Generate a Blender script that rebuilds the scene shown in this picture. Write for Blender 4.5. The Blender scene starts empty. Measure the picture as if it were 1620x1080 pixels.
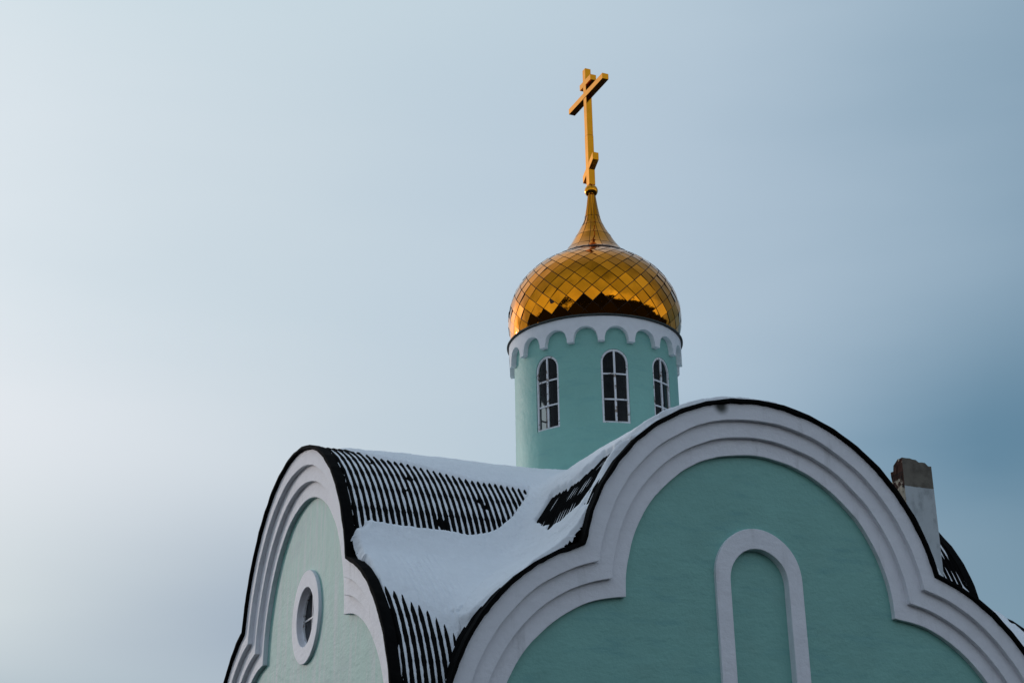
import bpy, math, random
import numpy as np
from mathutils import Matrix, Vector
random.seed(7); RNG = np.random.RandomState(11)
S = bpy.context.scene
R = math.radians

# ------------------------------------------------------------------ camera
# Metres; the origin is the centre of the arches of the front gable, the ground lies 6 m lower.
GROUND = -6.0
cam_d = bpy.data.cameras.new("camera"); cam = bpy.data.objects.new("camera", cam_d)
S.collection.objects.link(cam)
cr = Vector((0.91616182, -0.40050435, -0.01561348)); cu = Vector((-0.13435397, -0.34357225, 0.92946604))
cf = Vector((0.37761955, 0.84944357, 0.36857713))
cam.matrix_world = Matrix(((cr.x, cu.x, -cf.x, -12.00602), (cr.y, cu.y, -cf.y, -23.17008),
                           (cr.z, cu.z, -cf.z, -4.40046), (0, 0, 0, 1)))
cam_d.sensor_width = 36.0; cam_d.lens = 36.0 * 2395.85 / 1620.0
cam_d.clip_start = 0.1; cam_d.clip_end = 5000
S.camera = cam

# ------------------------------------------------------------------ light
SUN_AZ, SUN_EL = R(-24), R(12)          # azimuth from +Y towards +X
sun_dir = Vector((math.sin(SUN_AZ) * math.cos(SUN_EL), math.cos(SUN_AZ) * math.cos(SUN_EL), math.sin(SUN_EL)))
sd = bpy.data.lights.new("sun", 'SUN'); sd.energy = 0.5; sd.angle = R(7); sd.color = (1.0, 0.90, 0.86)
so = bpy.data.objects.new("sun", sd); S.collection.objects.link(so)
so.rotation_euler = sun_dir.to_track_quat('Z', 'Y').to_euler(); so.location = (-20, 30, 20)

W = bpy.data.worlds.new("World"); S.world = W; W.use_nodes = True
def world():
    nt = W.node_tree; nt.nodes.clear(); N = nt.nodes.new; L = nt.links.new
    out = N('ShaderNodeOutputWorld'); bg = N('ShaderNodeBackground'); bg.inputs['Strength'].default_value = 0.1
    L(bg.outputs[0], out.inputs['Surface'])
    sky = N('ShaderNodeTexSky'); sky.sky_type = 'NISHITA'; sky.sun_disc = False
    sky.sun_elevation = SUN_EL; sky.sun_rotation = SUN_AZ; sky.air_density = 1.0; sky.dust_density = 2.0
    tc = N('ShaderNodeTexCoord')
    def math_(op, a, b=None, c=None):
        n = N('ShaderNodeMath'); n.operation = op
        for i, v in enumerate((a, b, c)):
            if v is None: continue
            if isinstance(v, (int, float)): n.inputs[i].default_value = v
            else: L(v, n.inputs[i])
        return n.outputs[0]
    def dot(v):
        n = N('ShaderNodeVectorMath'); n.operation = 'DOT_PRODUCT'
        L(tc.outputs['Generated'], n.inputs[0]); n.inputs[1].default_value = v; return n.outputs['Value']
    sep = N('ShaderNodeSeparateXYZ'); L(tc.outputs['Generated'], sep.inputs[0])
    # soft horizontal cloud streaks shift the look-up, so the deck is not an even gradient
    mp = N('ShaderNodeMapping'); mp.inputs['Scale'].default_value = (1.6, 1.6, 6.0)
    L(tc.outputs['Generated'], mp.inputs[0])
    nz = N('ShaderNodeTexNoise'); nz.inputs['Scale'].default_value = 1.6; nz.inputs['Detail'].default_value = 4
    nz.inputs['Roughness'].default_value = 0.45
    L(mp.outputs[0], nz.inputs['Vector'])
    nv = math_('SUBTRACT', nz.outputs['Fac'], 0.5)
    u = math_('ADD', dot((0.9135, -0.4067, 0.0)), math_('MULTIPLY', nv, 0.16))
    el = math_('ADD', sep.outputs['Z'], math_('MULTIPLY', nv, 0.06))
    def ramp(fac, lo, hi, stops):
        m = N('ShaderNodeMapRange'); m.inputs['From Min'].default_value = lo; m.inputs['From Max'].default_value = hi
        L(fac, m.inputs['Value'])
        r = N('ShaderNodeValToRGB'); r.color_ramp.interpolation = 'B_SPLINE'
        e = r.color_ramp.elements
        while len(e) < len(stops): e.new(0.5)
        for i, (p, c) in enumerate(stops):
            e[i].position = (p - lo) / (hi - lo); e[i].color = (c[0], c[1], c[2], 1)
        L(m.outputs[0], r.inputs[0]); return r.outputs[0]
    def mix(f, a, b):
        m = N('ShaderNodeMix'); m.data_type = 'RGBA'; m.clamp_factor = True
        L(f, m.inputs['Factor'])
        for s, v in ((6, a), (7, b)):
            if isinstance(v, tuple): m.inputs[s].default_value = (*v, 1)
            else: L(v, m.inputs[s])
        return m.outputs[2]
    def smooth(v, a, b):
        m = N('ShaderNodeMapRange'); m.interpolation_type = 'SMOOTHSTEP'
        m.inputs['From Min'].default_value = a; m.inputs['From Max'].default_value = b; L(v, m.inputs['Value'])
        return m.outputs[0]
    high = ramp(u, -1, 1, [(-1, (.45, .52, .58)), (-.5, (.78, .84, .88)), (-.32, (.64, .76, .81)), (-.16, (.58, .70, .77)),
                           (0, (.54, .66, .73)), (.14, (.45, .57, .67)), (.34, (.25, .38, .49)), (1, (.14, .22, .31))])
    mid = ramp(u, -1, 1, [(-1, (.50, .56, .62)), (-.5, (.88, .92, .95)), (-.32, (.68, .76, .82)), (-.14, (.57, .67, .74)),
                          (.0, (.50, .61, .71)), (.15, (.45, .56, .67)), (.34, (.205, .335, .45)), (1, (.10, .17, .25))])
    glow = ramp(u, -1, 1, [(-1, (.36, .42, .48)), (-.5, (.86, .88, .90)), (-.34, (.78, .82, .87)), (-.14, (.61, .68, .74)),
                           (.0, (.49, .60, .68)), (.15, (.40, .52, .64)), (.30, (.06, .19, .30)), (1, (.09, .16, .23))])
    low = ramp(u, -1, 1, [(-1, (.28, .33, .38)), (-.5, (.70, .74, .76)), (-.33, (.69, .76, .78)), (-.16, (.30, .38, .49)),
                          (.0, (.33, .42, .52)), (.14, (.26, .36, .45)), (.34, (.17, .30, .40)), (1, (.10, .17, .23))])
    low2 = ramp(u, -1, 1, [(-1, (.30, .36, .40)), (-.33, (.45, .55, .61)), (-.14, (.38, .46, .55)), (.0, (.34, .43, .52)), (.34, (.17, .30, .40)), (1, (.10, .17, .23))])
    low = mix(smooth(el, .13, .20), low2, low)
    c = mix(smooth(el, .19, .31), low, glow)
    c = mix(smooth(el, .28, .40), c, mid)
    c = mix(smooth(el, .46, .64), c, high)
    # the half of the sky behind the camera: a darker, even deck with a lighter horizon
    back = ramp(sep.outputs['Z'], 0, 1, [(0, (.72, .77, .82)), (.12, (.66, .73, .80)), (.35, (.44, .53, .64)), (.7, (.25, .33, .44)), (1, (.21, .28, .39))])
    nb = N('ShaderNodeTexNoise'); nb.inputs['Scale'].default_value = 3.2; nb.inputs['Detail'].default_value = 3; L(tc.outputs['Generated'], nb.inputs['Vector'])
    bs = N('ShaderNodeMapRange'); bs.inputs['From Min'].default_value = .3; bs.inputs['From Max'].default_value = .7
    bs.inputs['To Min'].default_value = .68; bs.inputs['To Max'].default_value = 1.55; L(nb.outputs['Fac'], bs.inputs['Value'])
    bv = N('ShaderNodeVectorMath'); bv.operation = 'SCALE'; L(back, bv.inputs[0]); L(bs.outputs[0], bv.inputs['Scale']); back = bv.outputs[0]
    fwd = math_('ADD', dot((0.4067, 0.9135, 0.0)), math_('MULTIPLY', nv, 0.2))
    c = mix(smooth(fwd, -.25, .45), back, c)
    # veiled sun behind the cloud deck, left of the picture
    g = smooth(dot(tuple(sun_dir)), .90, 1.0)
    g2 = math_('MULTIPLY', math_('POWER', g, 2.0), 0.8)
    c = mix(g2, c, (2.0, 1.95, 2.0))
    ten = N('ShaderNodeVectorMath'); ten.operation = 'SCALE'; L(c, ten.inputs[0]); ten.inputs['Scale'].default_value = 10.0
    fin = N('ShaderNodeMix'); fin.data_type = 'RGBA'; fin.inputs['Factor'].default_value = 0.97
    L(sky.outputs[0], fin.inputs[6]); L(ten.outputs[0], fin.inputs[7])
    L(fin.outputs[2], bg.inputs['Color'])
world()
S.view_settings.view_transform = 'Standard'; S.view_settings.look = 'None'
S.view_settings.exposure = 0.0; S.view_settings.gamma = 1.0; S.view_settings.use_curve_mapping = False
S.render.engine = 'CYCLES'
S.cycles.max_bounces = 6

# ------------------------------------------------------------------ helpers
def obj(name, verts, faces, mat, parent=None, smooth=False, mats=None, fmat=None):
    me = bpy.data.meshes.new(name)
    verts = np.asarray(verts, dtype=np.float64)
    if isinstance(faces, np.ndarray) and faces.ndim == 2:
        nf, k = faces.shape
        me.vertices.add(len(verts)); me.vertices.foreach_set('co', verts.ravel())
        me.loops.add(nf * k); me.loops.foreach_set('vertex_index', faces.astype(np.int32).ravel())
        me.polygons.add(nf); me.polygons.foreach_set('loop_start', np.arange(0, nf * k, k, dtype=np.int32))
        me.update(calc_edges=True)
    else:
        me.from_pydata([tuple(v) for v in verts], [], [tuple(int(i) for i in f) for f in faces]); me.update()
    for m in (mats or [mat]): me.materials.append(m)
    if fmat is not None: me.polygons.foreach_set('material_index', np.asarray(fmat, dtype=np.int32))
    me.polygons.foreach_set('use_smooth', np.full(len(me.polygons), bool(smooth)))
    me.update(); me.validate()
    o = bpy.data.objects.new(name, me); S.collection.objects.link(o)
    if parent: o.parent = parent
    return o
def grid_faces(n, m, wrap=False):
    i = np.arange(n - 1)[:, None]; j = np.arange(m if wrap else m - 1)[None, :]
    j2 = (j + 1) % m
    a = i * m + j; b = i * m + j2; c = (i + 1) * m + j2; d = (i + 1) * m + j
    return np.stack([a, b, c, d], -1).reshape(-1, 4)
def smooth01(x): x = np.clip(x, 0, 1); return x * x * (3 - 2 * x)
_tab = RNG.rand(256, 256)
def vnoise(x, y, sc):
    x = np.asarray(x) * sc + 531.3; y = np.asarray(y) * sc + 217.7
    xi = np.floor(x).astype(int); yi = np.floor(y).astype(int); fx = smooth01(x - xi); fy = smooth01(y - yi)
    g = lambda a, b: _tab[a % 256, b % 256]
    return (g(xi, yi) * (1 - fx) + g(xi + 1, yi) * fx) * (1 - fy) + (g(xi, yi + 1) * (1 - fx) + g(xi + 1, yi + 1) * fx) * fy - .5
class MB:
    def __init__(s): s.v = []; s.f = []
    def add(s, v, f):
        o = len(s.v); s.v += [tuple(p) for p in v]; s.f += [tuple(int(i) + o for i in q) for q in f]
    def box(s, a, b, M=None):
        (x0, y0, z0), (x1, y1, z1) = a, b
        v = [(x0,y0,z0),(x1,y0,z0),(x1,y1,z0),(x0,y1,z0),(x0,y0,z1),(x1,y0,z1),(x1,y1,z1),(x0,y1,z1)]
        if M: v = [tuple(M @ Vector(p)) for p in v]
        s.add(v, [(0,3,2,1),(4,5,6,7),(0,1,5,4),(1,2,6,5),(2,3,7,6),(3,0,4,7)])
    def build(s, name, mat, parent=None, bevel=0, smooth=False):
        o = obj(name, s.v, s.f, mat, parent, smooth)
        if bevel:
            b = o.modifiers.new('bevel', 'BEVEL'); b.width = bevel; b.segments = 2; b.limit_method = 'ANGLE'
        return o

# ------------------------------------------------------------------ materials
def material(name, color, rough=.8, metal=0.0, spec=.5, noise=None, bump=None, extra=None):
    """noise=[(scale, strength, (sx,sy,sz))...] modulates the colour; bump=[(scale, dist, (sx,sy,sz))...]"""
    m = bpy.data.materials.new(name); m.use_nodes = True; nt = m.node_tree; N = nt.nodes.new; L = nt.links.new
    b = nt.nodes['Principled BSDF']
    b.inputs['Roughness'].default_value = rough; b.inputs['Metallic'].default_value = metal
    b.inputs['Specular IOR Level'].default_value = spec
    tc = N('ShaderNodeTexCoord')
    def nz(scale, st, detail=5, rg=.55):
        mp = N('ShaderNodeMapping'); mp.inputs['Scale'].default_value = st; L(tc.outputs['Object'], mp.inputs[0])
        n = N('ShaderNodeTexNoise'); n.inputs['Scale'].default_value = scale; n.inputs['Detail'].default_value = detail
        n.inputs['Roughness'].default_value = rg
        L(mp.outputs[0], n.inputs['Vector']); return n.outputs['Fac']
    col = N('ShaderNodeRGB'); col.outputs[0].default_value = (*color, 1); cur = col.outputs[0]
    for sc, k, st in (noise or []):
        mr = N('ShaderNodeMapRange'); mr.inputs['From Min'].default_value = .25; mr.inputs['From Max'].default_value = .75
        mr.inputs['To Min'].default_value = 1 - k; mr.inputs['To Max'].default_value = 1 + k
        L(nz(sc, st), mr.inputs['Value'])
        v = N('ShaderNodeVectorMath'); v.operation = 'SCALE'; L(cur, v.inputs[0]); L(mr.outputs[0], v.inputs['Scale']); cur = v.outputs[0]
    if extra: cur = extra(nt, tc, cur, nz)
    L(cur, b.inputs['Base Color'])
    last = None
    for sc, d, st in (bump or []):
        bp = N('ShaderNodeBump'); bp.inputs['Strength'].default_value = 1.0; bp.inputs['Distance'].default_value = d
        L(nz(sc, st), bp.inputs['Height'])
        if last: L(last, bp.inputs['Normal'])
        last = bp.outputs[0]
    if last: L(last, b.inputs['Normal'])
    return m
def mixcol(nt, fac, a, color):
    m = nt.nodes.new('ShaderNodeMix'); m.data_type = 'RGBA'; m.clamp_factor = True
    nt.links.new(fac, m.inputs['Factor']); nt.links.new(a, m.inputs[6])
    if isinstance(color, tuple): m.inputs[7].default_value = (*color, 1)
    else: nt.links.new(color, m.inputs[7])
    return m.outputs[2]
def thresh(nt, v, a, b):
    m = nt.nodes.new('ShaderNodeMapRange'); m.interpolation_type = 'SMOOTHSTEP'
    m.inputs['From Min'].default_value = a; m.inputs['From Max'].default_value = b; nt.links.new(v, m.inputs['Value']); return m.outputs[0]
GREEN = (.225, .49, .43); WHITE = (.84, .84, .88)
def streaks(nt, tc, cur, nz):      # rain streaks and faint patches in the paint
    cur = mixcol(nt, thresh(nt, nz(1.0, (6, 6, .5), 6, .6), .42, .85), cur, (.42, .50, .54))
    return mixcol(nt, thresh(nt, nz(.7, (1, 1, 2.2), 6, .6), .56, .80), cur, (.19, .38, .38))
def wall_dirt(nt, tc, cur, nz):
    cur = mixcol(nt, thresh(nt, nz(.9, (5, 5, .8), 6, .6), .55, .85), cur, (.60, .60, .62))
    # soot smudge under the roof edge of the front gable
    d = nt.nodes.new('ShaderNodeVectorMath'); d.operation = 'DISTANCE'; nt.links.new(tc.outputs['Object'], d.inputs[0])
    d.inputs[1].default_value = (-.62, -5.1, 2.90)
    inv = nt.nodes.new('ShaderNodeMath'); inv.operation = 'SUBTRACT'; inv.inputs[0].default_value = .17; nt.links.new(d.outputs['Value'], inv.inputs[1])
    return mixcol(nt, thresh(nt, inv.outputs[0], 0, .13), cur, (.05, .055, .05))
PB = [(3.0, .012, (1, 1, 1)), (14, .006, (1, 1, 1)), (60, .0018, (1, 1, 1)), (4.0, .008, (1, 1, 2.5))]
def brushed(nt, tc, cur, nz):      # sideways brush marks and faint patches
    cur = mixcol(nt, thresh(nt, nz(1.3, (1, 1, 4.5), 7, .65), .50, .80), cur, (.17, .41, .39))
    return mixcol(nt, thresh(nt, nz(.8, (1, 1, 1.6), 6, .6), .54, .85), cur, (.24, .47, .41))
M_green = material('green_plaster', GREEN, .50, spec=.4, noise=[(2.0, .06, (1, 1, 1)), (30, .03, (1, 1, 1))], bump=PB, extra=brushed)
M_green2 = material('streaked_green_plaster', GREEN, .57, spec=.42, noise=[(2.0, .06, (1, 1, 1)), (30, .03, (1, 1, 1))], bump=PB, extra=streaks)
M_white = material('white_plaster', WHITE, .62, spec=.4, noise=[(2.5, .04, (1, 1, 1)), (40, .02, (1, 1, 1))], bump=PB, extra=wall_dirt)
M_dwhite = material('white_paint', (.78, .79, .82), .6, spec=.4, noise=[(6, .06, (1, 1, 1))], bump=[(20, .004, (1, 1, 1))])
def chips(nt, tc, cur, nz):
    return mixcol(nt, thresh(nt, nz(11, (1, 1, 1), 6, .7), .56, .62), cur, (.20, .15, .11))
M_frame = material('window_paint', (.76, .77, .80), .6, noise=[(8, .08, (1, 1, 1))], bump=[(40, .002, (1, 1, 1))], extra=chips)
M_roof = material('black_sheet', (.005, .005, .005), .9, spec=.04, noise=[(12, .4, (1, 1, 1))], bump=[(30, .003, (1, 1, 1))])
M_snow = material('snow', (.86, .89, .92), .75, spec=.2, noise=[(3, .03, (1, 1, 1))], bump=[(7, .02, (1, 1, 1)), (28, .007, (1, 1, 1)), (110, .002, (1, 1, 1))])
def plates(nt, tc, cur, nz):      # random tone per plate, painted in for their differing reflections
    g = nt.nodes.new('ShaderNodeNewGeometry'); m = nt.nodes.new('ShaderNodeMapRange')
    m.inputs['To Min'].default_value = .72; m.inputs['To Max'].default_value = 1.12; nt.links.new(g.outputs['Random Per Island'], m.inputs['Value'])
    v = nt.nodes.new('ShaderNodeVectorMath'); v.operation = 'SCALE'; nt.links.new(cur, v.inputs[0]); nt.links.new(m.outputs[0], v.inputs['Scale']); return v.outputs[0]
M_gold = material('gold_tile', (.80, .268, .009), .05, metal=1, noise=[(2.5, .15, (1, 1, 1))], bump=[(3.5, .0035, (1, 1, 1)), (11, .0004, (1, 1, 1))], extra=plates)
M_gold2 = material('gold_leaf', (.80, .30, .012), .14, metal=1, noise=[(6, .10, (1, 1, 1))], bump=[(5, .0008, (1, 1, 1))])
M_seam = material('dark_seam', (.055, .022, .010), .5, spec=.3)
M_rim = material('dark_rim', (.022, .03, .028), .6, noise=[(10, .3, (1, 1, 1))])
M_dark = material('dark_interior', (.016, .011, .009), .9, spec=.1, noise=[(5, .3, (1, 1, 1))])
def glass(name, tint):
    m = bpy.data.materials.new(name); m.use_nodes = True; nt = m.node_tree; nt.nodes.clear(); N = nt.nodes.new; L = nt.links.new
    o = N('ShaderNodeOutputMaterial'); mx = N('ShaderNodeMixShader'); t = N('ShaderNodeBsdfTransparent'); g = N('ShaderNodeBsdfGlossy')
    t.inputs[0].default_value = (*tint, 1); g.inputs['Roughness'].default_value = .04; g.inputs[0].default_value = (.8, .85, .9, 1)
    f = N('ShaderNodeFresnel'); f.inputs['IOR'].default_value = 1.28
    tc = N('ShaderNodeTexCoord'); n = N('ShaderNodeTexNoise'); n.inputs['Scale'].default_value = 3; L(tc.outputs['Object'], n.inputs['Vector'])
    b = N('ShaderNodeBump'); b.inputs['Distance'].default_value = .01; L(n.outputs['Fac'], b.inputs['Height'])
    L(b.outputs[0], g.inputs['Normal'])
    L(f.outputs[0], mx.inputs[0]); L(t.outputs[0], mx.inputs[1]); L(g.outputs[0], mx.inputs[2]); L(mx.outputs[0], o.inputs[0]); return m
M_glass = glass('old_glass', (.62, .62, .60)); M_glass2 = glass('dark_tint_glass', (.10, .09, .08))  # the dark tint stands in for the shaded interior behind the round window
def ground_patch(nt, tc, cur, nz):
    return mixcol(nt, thresh(nt, nz(.35, (1, 1, 1), 6, .65), .64, .70), cur, (.06, .062, .066))
M_ground = material('ground_earth', (.022, .020, .019), 1.0, spec=0.0, noise=[(2, .3, (1, 1, 1))], bump=[(3, .03, (1, 1, 1))], extra=ground_patch)
# chimney: brick with lime remains; cement above dirty whitewash
def brick(nt, tc, cur, nz):
    mp = nt.nodes.new('ShaderNodeMapping'); nt.links.new(tc.outputs['Object'], mp.inputs[0])
    mp.inputs['Rotation'].default_value = (R(90), 0, R(90))
    t = nt.nodes.new('ShaderNodeTexBrick'); nt.links.new(mp.outputs[0], t.inputs['Vector'])
    t.inputs['Scale'].default_value = 1.0; t.inputs['Brick Width'].default_value = .25; t.inputs['Row Height'].default_value = .077
    t.inputs['Mortar Size'].default_value = .009; t.inputs['Color1'].default_value = (.062, .028, .020, 1)
    t.inputs['Color2'].default_value = (.030, .017, .014, 1); t.inputs['Mortar'].default_value = (.022, .018, .016, 1)
    sp = nt.nodes.new('ShaderNodeSeparateXYZ'); nt.links.new(tc.outputs['Object'], sp.inputs[0])
    inv = nt.nodes.new('ShaderNodeMapRange'); inv.inputs['From Min'].default_value = 2.6; inv.inputs['From Max'].default_value = 3.0
    inv.inputs['To Min'].default_value = 0.0; inv.inputs['To Max'].default_value = 0.22; nt.links.new(sp.outputs['Z'], inv.inputs['Value'])
    s = nt.nodes.new('ShaderNodeMath'); s.operation = 'SUBTRACT'; nt.links.new(nz(4.5, (1, 1, .9), 6, .65), s.inputs[0]); nt.links.new(inv.outputs[0], s.inputs[1])
    c = mixcol(nt, thresh(nt, s.outputs[0], .38, .43), t.outputs['Color'], (.36, .31, .24))
    return mixcol(nt, thresh(nt, nz(16, (1, 1, 1), 6, .7), .60, .66), c, (.05, .035, .028))
def whitewash(nt, tc, cur, nz):
    sp = nt.nodes.new('ShaderNodeSeparateXYZ'); nt.links.new(tc.outputs['Object'], sp.inputs[0])
    ad = nt.nodes.new('ShaderNodeMath'); ad.operation = 'MULTIPLY_ADD'; nt.links.new(nz(5, (1, 1, 1)), ad.inputs[0]); ad.inputs[1].default_value = .05
    nt.links.new(sp.outputs['Z'], ad.inputs[2])
    w = mixcol(nt, thresh(nt, nz(4, (1, 1, .6), 8, .7), .45, .72), cur, (.27, .29, .30))
    cem = mixcol(nt, thresh(nt, nz(5, (1, 1, 1), 7, .65), .35, .7), (lambda n: (setattr(n.outputs[0], 'default_value', (.175, .155, .125, 1)), n.outputs[0])[1])(nt.nodes.new('ShaderNodeRGB')), (.105, .092, .075))
    return mixcol(nt, thresh(nt, ad.outputs[0], 2.77, 2.785), w, cem)
M_brick = material('old_brick', (.1, .05, .03), .95, spec=.1, bump=[(12, .012, (1, 1, 1)), (50, .004, (1, 1, 1))], extra=brick)
M_wash = material('whitewash', (.47, .50, .51), .9, spec=.2, bump=[(10, .006, (1, 1, 1)), (60, .002, (1, 1, 1))], extra=whitewash)

# ------------------------------------------------------------------ the setting
n = 60; gx = np.sign(np.linspace(-1, 1, n)) * np.abs(np.linspace(-1, 1, n)) ** 3 * 2000
GX, GY = np.meshgrid(gx, gx, indexing='ij')
g = obj('ground', np.stack([GX, GY, GROUND + vnoise(GX, GY, .08) * .25 * (np.hypot(GX, GY) > 14)], -1).reshape(-1, 3), grid_faces(n, n), M_ground, smooth=True)
g['kind'] = 'structure'

def hills():     # low dark wooded rise far behind the camera; the dome mirrors it
    a = np.radians(np.linspace(-175, -5, 120)); rows = []
    for k, (r, h) in enumerate(((150, -1), (165, .55), (185, 1.0), (230, .9), (300, -1))):
        hh = GROUND + (25 + 11 * vnoise(a, a * 0 + k, 5) + 5 * vnoise(a, a * 0 + k * 3, 22)) * max(h, 0) - (1.5 if h < 0 else 0)
        rows.append(np.stack([r * np.cos(a), r * np.sin(a), hh], 1))
    m = material('woodland', (.012, .013, .010), 1.0, spec=0.0, noise=[(.05, .3, (1, 1, 1))])
    o = obj('hills', np.concatenate(rows), grid_faces(5, 120), m); o['kind'] = 'structure'
hills()

church = bpy.data.objects.new('church', None); S.collection.objects.link(church); church.location = (0, 0, 0)
church['label'] = 'pale green and white church with snowy black roof and gold onion dome'
church['category'] = 'church'

# ------------------------------------------------------------------ trefoil gables
D, DL, DE = 5.10, 5.60, 5.57            # distance of the front (and back), left and right gables
LX, LZ, RO, RL = 2.0945, -2.173, 3.0, 2.908
ZL = .06                                # the left-right arm stands 6 cm higher
def cusp(rc, rl):
    d = math.hypot(LX, LZ); a = (rc * rc - rl * rl + d * d) / (2 * d); h = math.sqrt(rc * rc - a * a)
    ux, uz = LX / d, LZ / d
    return a * ux - h * uz, a * uz + h * ux
def profile(off, nc=44, nl=30, facet=0, foot=True):
    """right half of the trefoil, from the ridge down to the ground: list of (h, z)"""
    rc, rl = RO + off, RL + off
    cx, cz = cusp(rc, rl); a1 = math.atan2(cx, cz)
    pts = [(rc * math.sin(a1 * i / nc), rc * math.cos(a1 * i / nc)) for i in range(nc + 1)]
    b0 = math.atan2(cx - LX, cz - LZ)
    for i in range(1, nl + 1):
        b = b0 + (math.pi / 2 - b0) * i / nl
        pts.append((LX + rl * math.sin(b), LZ + rl * math.cos(b)))
    if foot:
        for z in (-2.8, -3.6, GROUND): pts.append((LX + rl, z))
    return np.array(pts)
def full(off, **k):
    p = profile(off, **k); return np.vstack([p[::-1] * [-1, 1], p[1:]])
def top_z(h, off):
    h = abs(h); rc, rl = RO + off, RL + off; cx, cz = cusp(rc, rl)
    if h <= cx: return math.sqrt(max(rc * rc - h * h, 0))
    return LZ + math.sqrt(max(rl * rl - (h - LX) ** 2, 0))

def place(face, P):
    """(h, z, depth outward) in a gable's own frame -> world"""
    P = np.asarray(P, float); h, z, d = P[:, 0], P[:, 1], P[:, 2]
    if face == 'front': return np.stack([h, -d, z], 1)
    if face == 'back': return np.stack([-h, d, z], 1)
    if face == 'left': return np.stack([-d, -h, z + ZL], 1)
    if face == 'right': return np.stack([d, h, z + ZL], 1)
STEP = .08
def gable(face, dist, name, hole=None):
    W0 = dist - 3 * STEP
    # --- wall sheet in columns, with an optional hole(h) -> (z0, z1)
    hs = list(np.linspace(-4.86, 4.86, 140))
    if hole: hs += list(np.linspace(hole['h0'], hole['h1'], 49))
    hs = np.array(sorted(set(np.round(hs, 5))))
    V = []; F = []
    def quad(a, b, c, d): o = len(V); V.extend([a, b, c, d]); F.append((o, o + 1, o + 2, o + 3))
    for a, b in zip(hs[:-1], hs[1:]):
        ta, tb = top_z(a, -.1), top_z(b, -.1)
        m = .5 * (a + b)
        if hole and hole['h0'] < m < hole['h1']:
            (l0, u0), (l1, u1) = hole['f'](a), hole['f'](b)
            quad((a, GROUND, W0), (b, GROUND, W0), (b, l1, W0), (a, l0, W0))
            quad((a, u0, W0), (b, u1, W0), (b, tb, W0), (a, ta, W0))
        else: quad((a, GROUND, W0), (b, GROUND, W0), (b, tb, W0), (a, ta, W0))
    wall = obj(name, place(face, V), F, M_green2 if face == 'left' else M_green, church)
    # --- the stepped white archivolts, one mesh
    steps = [(0.0, dist - .30), (0.0, dist), (-.25, dist), (-.25, dist - STEP), (-.50, dist - STEP), (-.50, dist - 2 * STEP),
             (-.75, dist - 2 * STEP), (-.75, dist - 3 * STEP - .02)]
    rows = []
    cache = {o: full(o) for o in (0.0, -.25, -.50, -.75)}
    for o, d in steps:
        p = cache[o].copy(); s = np.arange(len(p)) * .11
        # hand-laid plaster: the lines waver by a few millimetres
        wob = vnoise(s, s * 0 + abs(o) * 20 + dist * 3, 2.2) * .016 * (1 if o else .3) + vnoise(s, s * 0 + abs(o) * 33 + 5, 6) * .006 * (1 if o else 0)
        r = np.hypot(p[:, 0], p[:, 1]); 
        p[:, 1] += wob; p[:, 0] += wob * np.sign(p[:, 0]) * .6
        rows.append(place(face, np.column_stack([p, np.full(len(p), d)])))
    V = np.concatenate(rows)
    band = obj('archivolt', V, grid_faces(len(rows), len(rows[0])), M_white, church)
    bv = band.modifiers.new('bevel', 'BEVEL'); bv.width = .008; bv.segments = 2; bv.limit_method = 'ANGLE'; bv.angle_limit = R(50)
    return wall, W0
# round window in the left gable
OH, OZ, OR, OI = .13, .35, .735, .467          # h is -y on the left side
def circ(h):
    r = math.sqrt(max((OI + .02) ** 2 - (h - OH) ** 2, 0)); return OZ - r, OZ + r
wl, W0L = gable('left', DL, 'side_wall', dict(h0=OH - OI - .02, h1=OH + OI + .02, f=circ))
# arched niche in the front gable
NX, NHO, NHI, NSO, NSI = -.05, .73, .49, .41, .35
def nich(h):
    r = math.sqrt(max((NHI + .02) ** 2 - (h - NX) ** 2, 0)); return -5.0, NSI + r
wf, W0F = gable('front', D, 'front_wall', dict(h0=NX - NHI - .02, h1=NX + NHI + .02, f=nich))
gable('back', D, 'back_wall'); gable('right', DE, 'side_wall')
def corner_walls():     # plain side walls between the gables
    for sx, x in ((-1, -DL), (1, DE)):
        for sy in (-1, 1):
            m = MB(); m.box((min(sx * 4.9, x - sx * .3), min(sy * 4.7, sy * 4.95), GROUND), (max(sx * 4.9, x - sx * .3), max(sy * 4.7, sy * 4.95), -1.9))
            m.build('corner_wall', M_green, church)
corner_walls()

def ring_sweep(face, inner, outer, d0, d1, din, name, mat, parent, close):
    """flat moulding between two polylines, face at depth d1, outer side back to d0, inner side back to din"""
    rows = []
    for p, d in ((outer, d0), (outer, d1), (inner, d1), (inner, din)):
        s = np.arange(len(p)) * .09
        w = vnoise(s, s * 0 + d * 9, 2.5) * .012
        q = p + (p - p.mean(0)) / (np.linalg.norm(p - p.mean(0), axis=1)[:, None] + 1e-6) * (w[:, None] if not close else w[:, None] * .0)
        rows.append(place(face, np.column_stack([q, np.full(len(q), d)])))
    o = obj(name, np.concatenate(rows), grid_faces(4, len(inner), wrap=close), mat, parent)
    bv = o.modifiers.new('bevel', 'BEVEL'); bv.width = .008; bv.segments = 2; bv.limit_method = 'ANGLE'; bv.angle_limit = R(50)
    return o
t = np.linspace(0, 2 * np.pi, 72, endpoint=False)
cir = lambda r: np.stack([OH + r * np.cos(t), OZ + r * np.sin(t)], 1)
ring = ring_sweep('left', cir(OI), cir(OR), W0L - .02, W0L + .052, W0L - .085, 'window_surround', M_white, wl, True)
def annulus(r0, r1, d0, d1):
    return np.concatenate([place('left', np.column_stack([cir(r), np.full(72, d)])) for r, d in ((r1, d0), (r1, d1), (r0, d1), (r0, d0))])
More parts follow.
